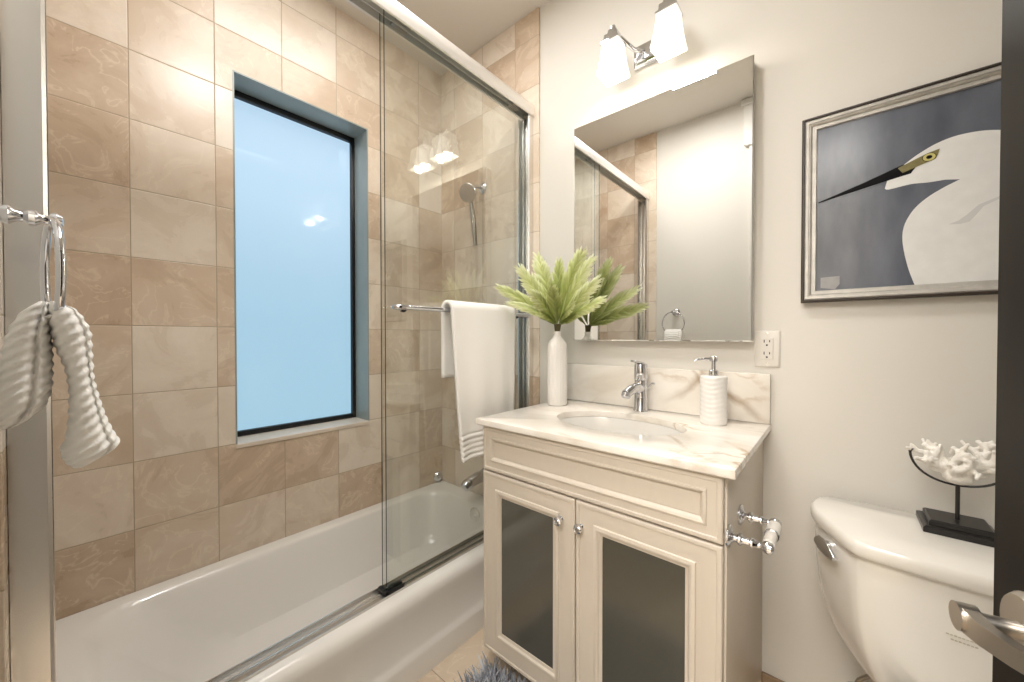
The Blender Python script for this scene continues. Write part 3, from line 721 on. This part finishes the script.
body = [(.100, 1.588), (.128, 1.606), (.15, 1.623), (.18, 1.640), (.21, 1.649), (.24, 1.650), (.27, 1.645), (.30, 1.632), (.335, 1.60), (.36, 1.555), (.368, 1.51), (.38, 1.46), (.42, 1.40), (.46, 1.34), (.48, 1.2855), (.150, 1.2855), (.138, 1.33), (.129, 1.38), (.126, 1.42), (.131, 1.452), (.146, 1.484), (.168, 1.508), (.196, 1.527), (.224, 1.541), (.20, 1.5465), (.17, 1.5475), (.14, 1.551), (.10, 1.5475), (.092, 1.552)]
bd = [Vector((x, z, 0)) for x, z in body]
sm = cr([(x, z, 0) for x, z in body[:14]], 5) + cr([(x, z, 0) for x, z in body[15:24]], 5) + cr([(x, z, 0) for x, z in body[24:]], 4)
flat([(p.x, max(PZ0 + .0315, p.y)) for p in sm[:66] + [Vector((.48, 1.2855, 0))] + sm[66:]], 1, .0003)
flat([(.206, 1.434), (.222, 1.440), (.236, 1.452), (.254, 1.472), (.29, 1.487), (.36, 1.490), (.36, 1.484), (.29, 1.481), (.262, 1.467), (.250, 1.448), (.240, 1.434), (.224, 1.431)], 5, .0006)
flat([(-.047, 1.5465), (-.047, 1.544), (.02, 1.557), (.10, 1.572), (.140, 1.579), (.152, 1.598), (.125, 1.606), (.05, 1.578)], 2, .0009)
flat([(-.045, 1.5432), (.02, 1.559), (.09, 1.5765), (.116, 1.586), (.10, 1.572), (.05, 1.560)], 7, .0004)
flat([(.116, 1.599), (.150, 1.614), (.170, 1.622), (.190, 1.627), (.187, 1.613), (.183, 1.604), (.165, 1.598), (.15, 1.593), (.125, 1.584)], 3, .0011)
circ = lambda r, n=20: [(.172 + r * math.cos(2 * PI * k / n), 1.611 + r * .85 * math.sin(2 * PI * k / n)) for k in range(n)]
flat(circ(.0125), 2, .0014); flat(circ(.0112), 4, .0017); flat(circ(.0055), 2, .0020); 
flat([(-.040, 1.326), (.002, 1.327), (.002, 1.304), (-.008, 1.290), (-.040, 1.296)], 6, .0004)
b.build('canvas', art, pc, 0)

# ------------------------------------------------------------------ toilet
tl = thing('toilet', (.21, -.36, 0), 'white two piece toilet by the wall beside the vanity', 'toilet')
half = [(.21, -.028), (.06, -.030), (-.015, -.036), (-.043, -.062), (-.054, -.110), (-.048, -.160), (-.024, -.214), (.003, -.266), (.022, -.298), (.040, -.311), (.09, -.317), (.21, -.322)]
full = half + [(.42 - x, y) for x, y in half[-2:0:-1]]
outl = [(p.x, p.y) for p in cr([(x, y, 0) for x, y in full], 6, True)]
def sc_out(f, fy_, z, cy_=-.17):
    return [((x - .21) * f + .21, (y - cy_) * fy_ + cy_, z) for x, y in outl]
b = MB(); b.loops([sc_out(.955, .93, .6625), sc_out(.985, .97, .664), sc_out(1.0, 1.0, .672), sc_out(1.0, 1.0, .686), sc_out(.992, .985, .6945), sc_out(.965, .95, .7), sc_out(.5, .5, .703)]); b.build('tank_lid', M_toilet, tl, 50)
b = MB()
tank = [(.955, .90, .6625), (.96, .90, .62), (.95, .89, .56), (.925, .87, .50), (.885, .84, .45), (.83, .80, .41), (.76, .76, .375), (.67, .70, .348), (.50, .55, .338)]
b.loops([sc_out(f, g, z) for f, g, z in tank]); tk = b.build('tank', M_toilet, tl, 50)
b = MB()
fl = Vector((-.016, -.214, .632)); fn = Vector((-.86, -.51, 0)).normalized(); ft = Vector((.51, -.86, 0))
b.loops([[fl + fn * (h - .012) + ft * (.011 * math.cos(2 * PI * k / 20)) + Vector((0, 0, .011 * math.sin(2 * PI * k / 20))) for k in range(20)] for h in (0, .026)])
Lv = []
for u, hz, hh in ((-.020, .009, .006), (-.013, .0175, .008), (.006, .0200, .009), (.026, .0170, .009), (.044, .009, .008), (.052, .004, .006)):
    c = fl + ft * u + fn * (.014) + Vector((0, 0, -.12 * u))
    Lv.append([c + fn * (.006 * math.cos(2 * PI * k / 14)) + Vector((0, 0, hz * math.sin(2 * PI * k / 14))) for k in range(14)])
b.loops(Lv); b.build('flush_lever', M_chrome, tl, 50)
# faint maker's script on the tank front, too small to read
b = MB(); zz = .560
for k in range(9):
    x = .168 + k * .0052; hgt = (.0030, .0022, .0034, .0024, .0030, .0022, .0032, .0024, .0028)[k]
    for dz, off in ((0, 0), (-.009, .006)):
        if dz and k > 6: continue
        b.box(x + off, x + off + .004, -.3065, -.296, zz + dz, zz + dz + hgt * .6)
b.build('tank_script', mat('faded_script', (186, 176, 156), .5), tk, 0)
# bowl, seat and lid
def egg(wd, y0, y1, z, n=40, pw=.8):
    out = []
    for k in range(n):
        a = 2 * PI * k / n; c, s_ = math.cos(a), math.sin(a)
        yy = (y0 + y1) / 2 + (y1 - y0) / 2 * s_
        out.append((.21 + wd * math.copysign(abs(c) ** pw, c) * (1 - .12 * (-s_ if s_ < 0 else 0)), yy, z))
    return out
b = MB()
b.loops([egg(.105, -.62, -.14, 0), egg(.105, -.62, -.14, .02), egg(.098, -.60, -.15, .05), egg(.10, -.60, -.13, .14), egg(.12, -.65, -.20, .23), egg(.16, -.72, -.26, .31), egg(.182, -.755, -.30, .36), egg(.184, -.76, -.30, .385), egg(.176, -.75, -.305, .392)])
b.box(.12, .30, -.34, -.08, .27, .337, .01)
b.build('bowl', M_toilet, tl, 50)
b = MB(); b.loops([egg(.182, -.765, -.30, .3925), egg(.187, -.77, -.295, .398), egg(.187, -.77, -.295, .408), egg(.182, -.765, -.30, .412)]); b.build('seat', M_whitep, tl, 50)
b = MB(); b.loops([egg(.182, -.765, -.29, .4125), egg(.188, -.772, -.285, .418), egg(.186, -.77, -.288, .428), egg(.15, -.73, -.32, .436), egg(.05, -.6, -.45, .438)]); b.build('seat_lid', M_whitep, tl, 50)
# supply valve
sv = thing('supply_valve', (.045, -.001, .13), 'small chrome water supply valve low on the wall behind the toilet', 'valve')
b = MB(); b.lathe([(.024, 0), (.023, .005), (.01, .009), (.009, .04), (.012, .042), (.012, .062), (.006, .063)], (.045, -.001, .148), '-Y', 20); b.build('valve_body', M_chrome, sv)
b = MB(); b.lathe([(.013, 0), (.016, .004), (.016, .012), (.012, .016)], (.045, -.066, .148), '-Y', 12, 1.3, .8); b.build('valve_handle', M_chrome, sv)
b = MB(); b.tube(cr([(.045, -.052, .158), (.05, -.055, .22), (.10, -.09, .29), (.13, -.12, .337)], 6), .0055, 10); b.build('supply_hose', M_nickel, sv)

# ------------------------------------------------------------------ coral ornament on the tank lid
kx, ky, kz = .212, -.108, .7035
co = thing('coral_ornament', (kx, ky, kz), 'white branching coral on a black stand on the toilet tank lid', 'ornament')
def octo(hx, hy, z, c=.35):
    return [(kx - hx, ky - hy, z), (kx + hx, ky - hy, z), (kx + hx, ky + hy, z), (kx - hx, ky + hy, z)]
b = MB(); b.loops([octo(.060, .054, kz), octo(.060, .054, kz + .011), octo(.055, .049, kz + .0145), octo(.050, .044, kz + .0148), octo(.050, .044, kz + .024), octo(.046, .040, kz + .0275)]); b.build('stand_base', M_stand, co, 20)
b = MB(); b.tube([(kx, ky, kz + .025), (kx, ky, kz + .118)], .0038, 10); b.build('stand_rod', M_stand, co)
b = MB(); b.tube([(kx + .077 * math.cos(a), ky + .004 * math.sin(a * 3), kz + .172 + .067 * math.sin(a)) for a in [math.radians(180 + 180 * k / 24) for k in range(25)]], .0026, 8)
for sg in (-1, 1): b.tube([(kx + sg * .077, ky, kz + .171), (kx + sg * .0745, ky - .003, kz + .178), (kx + sg * .072, ky - .004, kz + .176)], .003, 8)
b.build('cradle', M_stand, co)
rc_ = random.Random(21); b = MB()
def branch(p, d, r, ln, dep):
    p = Vector(p); d = d.normalized(); n = 4; pts = [p]
    for k in range(n):
        d = (d + Vector((rc_.uniform(-.35, .35), rc_.uniform(-.25, .25), rc_.uniform(-.25, .3)))).normalized(); pts.append(pts[-1] + d * ln / n)
    b.tube(pts, [r, r * .92, r * .85, r * .8, r * .72], 7); b.ball(pts[-1], r * .85, 7)
    if dep > 0:
        for k in range(3 if dep > 1 else 2):
            dv = Vector((d.x + rc_.uniform(-1.1, 1.1), d.y * .6 + rc_.uniform(-.6, .6), d.z + rc_.uniform(-.75, .85)))
            branch(pts[rc_.choice((2, 3, 4))], dv, r * .74, ln * .62, dep - 1)
b.ball((kx, ky, kz + .125), .017, 12, (1.5, 1, 1)); b.ball((kx - .03, ky, kz + .142), .013, 10, (1.4, .8, .9)); b.ball((kx + .03, ky, kz + .142), .013, 10, (1.4, .8, .9))
for (dx, dy, dz, ln) in ((-1, -.1, .75, .058), (-.8, .4, .95, .05), (-.5, -.5, 1.0, .046), (-.2, .3, 1.0, .045), (.15, -.3, 1.0, .045), (.5, .4, 1.0, .052), (.75, -.4, .95, .055), (1, .1, .75, .058), (-.9, -.3, .3, .042), (.9, -.3, .35, .042), (-.3, -.8, .4, .036), (.35, -.8, .4, .036), (-1, .3, .5, .05), (1, .3, .5, .05)):
    branch((kx + dx * .022, ky, kz + .126 + abs(dx) * .020), Vector((dx, dy, dz)), .0088, ln * (.68 if dx < -.9 else .88), 2)
cl = b.build('coral', M_coral, co, 60)
rm = cl.modifiers.new('fuse', 'REMESH'); rm.mode = 'VOXEL'; rm.voxel_size = .0024; rm.use_smooth_shade = True

# ------------------------------------------------------------------ toilet paper holder on the vanity side
tpz = .722; XS = VX1
th = thing('paper_holder', (XS, -.453, tpz - .02), 'chrome toilet paper holder with a bare white roller on the vanity side', 'toilet paper holder')
for yy in (-.389, -.517):
    b = MB()
    b.lathe([(.024, 0.0005), (.024, .004), (.021, .007), (.0125, .009), (.0085, .013), (.0085, .018), (.0125, .021), (.0125, .025), (.0078, .029), (.0068, .040), (.0095, .043), (.0095, .048), (.0065, .052), (.006, .060), (.010, .064), (.0125, .071), (.0115, .079), (.006, .084)], (XS, yy, tpz), 'X', 24)
    b.build('post', M_chrome, th, 40)
b = MB(); ya_, yb_ = -.517, -.389; xr_ = XS + .0725
b.lathe([(.005, 0), (.005, .012), (.0115, .0135), (.0115, .060), (.0137, .0605), (.0137, .1135), (.005, .115), (.005, .128)], (xr_, ya_, tpz), 'Y', 24); b.build('roller', M_whitep, th, 40, label='white roller')
b = MB(); b.lathe([(.0123, .058), (.0142, .059), (.0142, .0635), (.0123, .064)], (xr_, ya_, tpz), 'Y', 24); b.build('roller_ring', M_chrome, th)

# ------------------------------------------------------------------ towel ring and hand towel by the door
RX, RY, RZ, RR = -.90, -1.462, 1.250, .080
tr_ = thing('towel_ring', (RX, -1.53, 1.25), 'chrome towel ring on the near left wall holding the hand towel', 'towel ring')
b = MB(); b.lathe([(.027, 0.001), (.027, .005), (.023, .009), (.012, .012), (.008, .018), (.0125, .024), (.0135, .030), (.0085, .036), (.007, .043), (.0115, .048), (.0115, .054), (.007, .059), (.0065, .066), (.0115, .069), (.0125, .074), (.009, .080), (.003, .082)], (RX, -1.531, RZ + RR), 'Y', 24); b.build('post', M_chrome, tr_, 40)
b = MB(); lp = []
tw_ = math.radians(7)
for k in range(48):
    a = 2 * PI * k / 48; ca, sa = math.cos(a), math.sin(a)
    c = Vector((RX + RR * ca * math.cos(tw_), RY + RR * ca * math.sin(tw_), RZ + RR * sa)); rad = Vector((ca * math.cos(tw_), ca * math.sin(tw_), sa)); nv = Vector((-math.sin(tw_), math.cos(tw_), 0))
    lp.append([c + (rad * math.cos(2 * PI * q / 12) + nv * math.sin(2 * PI * q / 12)) * .0052 for q in range(12)])
lp.append(lp[0]); b.loops(lp, True, False, False); bmesh.ops.remove_doubles(b.bm, verts=b.bm.verts[:], dist=1e-6)
b.build('ring', M_chrome, tr_, 60)

def rayx(x, y, X):
    d = fw + r2 * ((x - 512) / 377.35) + u2 * ((341 - y) / 377.35)
    return CAM + d * (X / d.x)
b = MB()
def towel_lobe(sec, xs, rib, ph, tilt, cre):
    """sec: (centre Y, half Y, z, half X); ribs run round the lobe"""
    P = cr([(c, h, z) for c, h, z, hx in sec], 22); HXs = cr([(hx, 0, 0) for c, h, z, hx in sec], 22); lps = []
    for (p, hx) in zip(P, HXs):
        row = []
        for q in range(120):
            a = 2 * PI * q / 120; ca, sa = math.cos(a), math.sin(a)
            ca2 = math.copysign(abs(ca) ** .85, ca); sa2 = math.copysign(abs(sa) ** .85, sa)
            rib_ = rib * .58; dent = 1 - .24 * math.exp(-((a - cre) / .17) ** 2)
            amp = rib_ * math.sin((p.z + tilt * ca * p.y) / .0150 * 2 * PI + ph) * min(1, p.y / .012)
            row.append((xs + (hx.x + amp * 1.0) * sa2 * dent, p.x + (p.y + amp * .6) * ca2, p.z))
        lps.append(row)
    b.loops(lps)
XH = -.895
def secs(rows, X, hx):
    out = []
    for i, (xa, xb_, y) in enumerate(rows):
        A = rayx(xa, y, X); B_ = rayx(xb_, y, X); out.append(((A.y + B_.y) / 2, abs(B_.y - A.y) / 2, A.z, hx[i]))
    return out
right = [(49, 60, 303), (47, 76, 309), (47, 84, 318), (50, 91, 332), (55, 92, 348), (62, 93, 362), (67, 94, 378), (69, 99, 398), (68, 106, 420), (65, 114, 438), (61, 119, 448), (62, 110, 456), (68, 92, 462), (74, 82, 464)]
towel_lobe(secs(right, XH, [.05, .058, .062, .062, .06, .058, .058, .06, .062, .064, .064, .06, .05, .03]), XH, .0028, .4, -.75, .95)
left = [(38, 50, 303), (27, 52, 309), (15, 52, 320), (7, 52, 335), (2, 53, 352), (-3, 53, 372), (-7, 52, 392), (-9, 48, 406), (-9, 38, 416), (-8, 28, 423), (-5, 14, 428)]
towel_lobe(secs(left, XH, [.05, .058, .062, .064, .064, .064, .064, .06, .055, .045, .03]), XH, .0028, 2.0, -.8, 1.25)
# the bight of cloth lying over the bottom of the ring
pts = [(XH, RY + .026, RZ - RR - .012), (XH, RY + .012, RZ - RR + .010), (XH, RY - .006, RZ - RR + .013), (XH, RY - .024, RZ - RR - .012)]
lps = []
for p in cr(pts, 8):
    lps.append([(p.x + .05 * math.cos(2 * PI * q / 24), p.y + .006 * math.sin(2 * PI * q / 24), p.z + .007 * math.sin(2 * PI * q / 24)) for q in range(24)])
b.loops(lps)
ht = b.build('hand_towel', M_towel, None, 180, label='white ribbed hand towel pulled through the chrome towel ring', cat='towel')

# ------------------------------------------------------------------ shaggy rug
rug = thing('shag_rug', (-.62, -.76, 0), 'grey shaggy bath rug on the floor in front of the vanity', 'rug')
rx0, rx1, ry0, ry1 = -.900, -.25, -1.08, -.510
b = MB(); b.loops([rrect(rx0 + .02, rx1 - .02, ry0 + .02, ry1 - .02, .06, z, 6) for z in (.001, .012)]); b.build('backing', mat('rug_backing', (84, 86, 92), .9), rug)
mt, nt, bs = newmat('grey_shag'); at = nt.nodes.new('ShaderNodeAttribute'); at.attribute_name = 'leaf'; rp = nt.nodes.new('ShaderNodeValToRGB')
rp.color_ramp.elements[0].color = (*s2l((84, 88, 98)), 1); rp.color_ramp.elements[1].color = (*s2l((196, 198, 204)), 1)
nt.links.new(at.outputs['Fac'], rp.inputs[0]); nt.links.new(rp.outputs[0], bs.inputs['Base Color']); bs.inputs['Roughness'].default_value = .7
bmx = bmesh.new(); lay = bmx.verts.layers.float.new('leaf'); rr = random.Random(3)
def blade(x, y):
    tone = rr.random(); h = rr.uniform(.035, .062); a = rr.uniform(0, 2 * PI); lean = rr.uniform(.010, .040); wd = rr.uniform(.0026, .0052)
    ex_, ey_ = (x - (rx0 + rx1) / 2) / (rx1 - rx0) * 2, (y - (ry0 + ry1) / 2) / (ry1 - ry0) * 2
    lx, ly = math.cos(a) * lean, math.sin(a) * lean
    if abs(ex_) > .88: lx += .02 * ex_
    if abs(ey_) > .88: ly += .014 * ey_
    c = a + PI / 2 + rr.uniform(-.6, .6); ux, uy = math.cos(c) * wd, math.sin(c) * wd; pv = None
    for k in range(4):
        t = k / 3; q = 1 - .8 * t ** 2; px_, py_, pz_ = x + lx * t ** 1.6, y + ly * t ** 1.6, .011 + h * (t - .18 * t * t)
        v = [bmx.verts.new((px_ - ux * q, py_ - uy * q, pz_)), bmx.verts.new((px_ + ux * q, py_ + uy * q, pz_))]
        for z in v: z[lay] = min(1, max(0, .1 + .75 * tone + .15 * t))
        if pv: bmx.faces.new((pv[0], pv[1], v[1], v[0]))
        pv = v
for _ in range(5200):
    blade(rr.uniform(rx0 + .02, rx1 - .02), rr.uniform(ry0 + .02, ry1 - .02))
for _ in range(900):
    blade(rr.uniform(rx0 + .015, rx0 + .22), rr.uniform(ry1 - .22, ry1 - .015))
me = D.meshes.new('pile'); bmx.to_mesh(me); bmx.free(); me.materials.append(mt); me.transform(Matrix.Translation(-ORG[rug]))
pl = D.objects.new('pile', me); COL.objects.link(pl); pl.parent = rug; pl['kind'] = 'stuff'
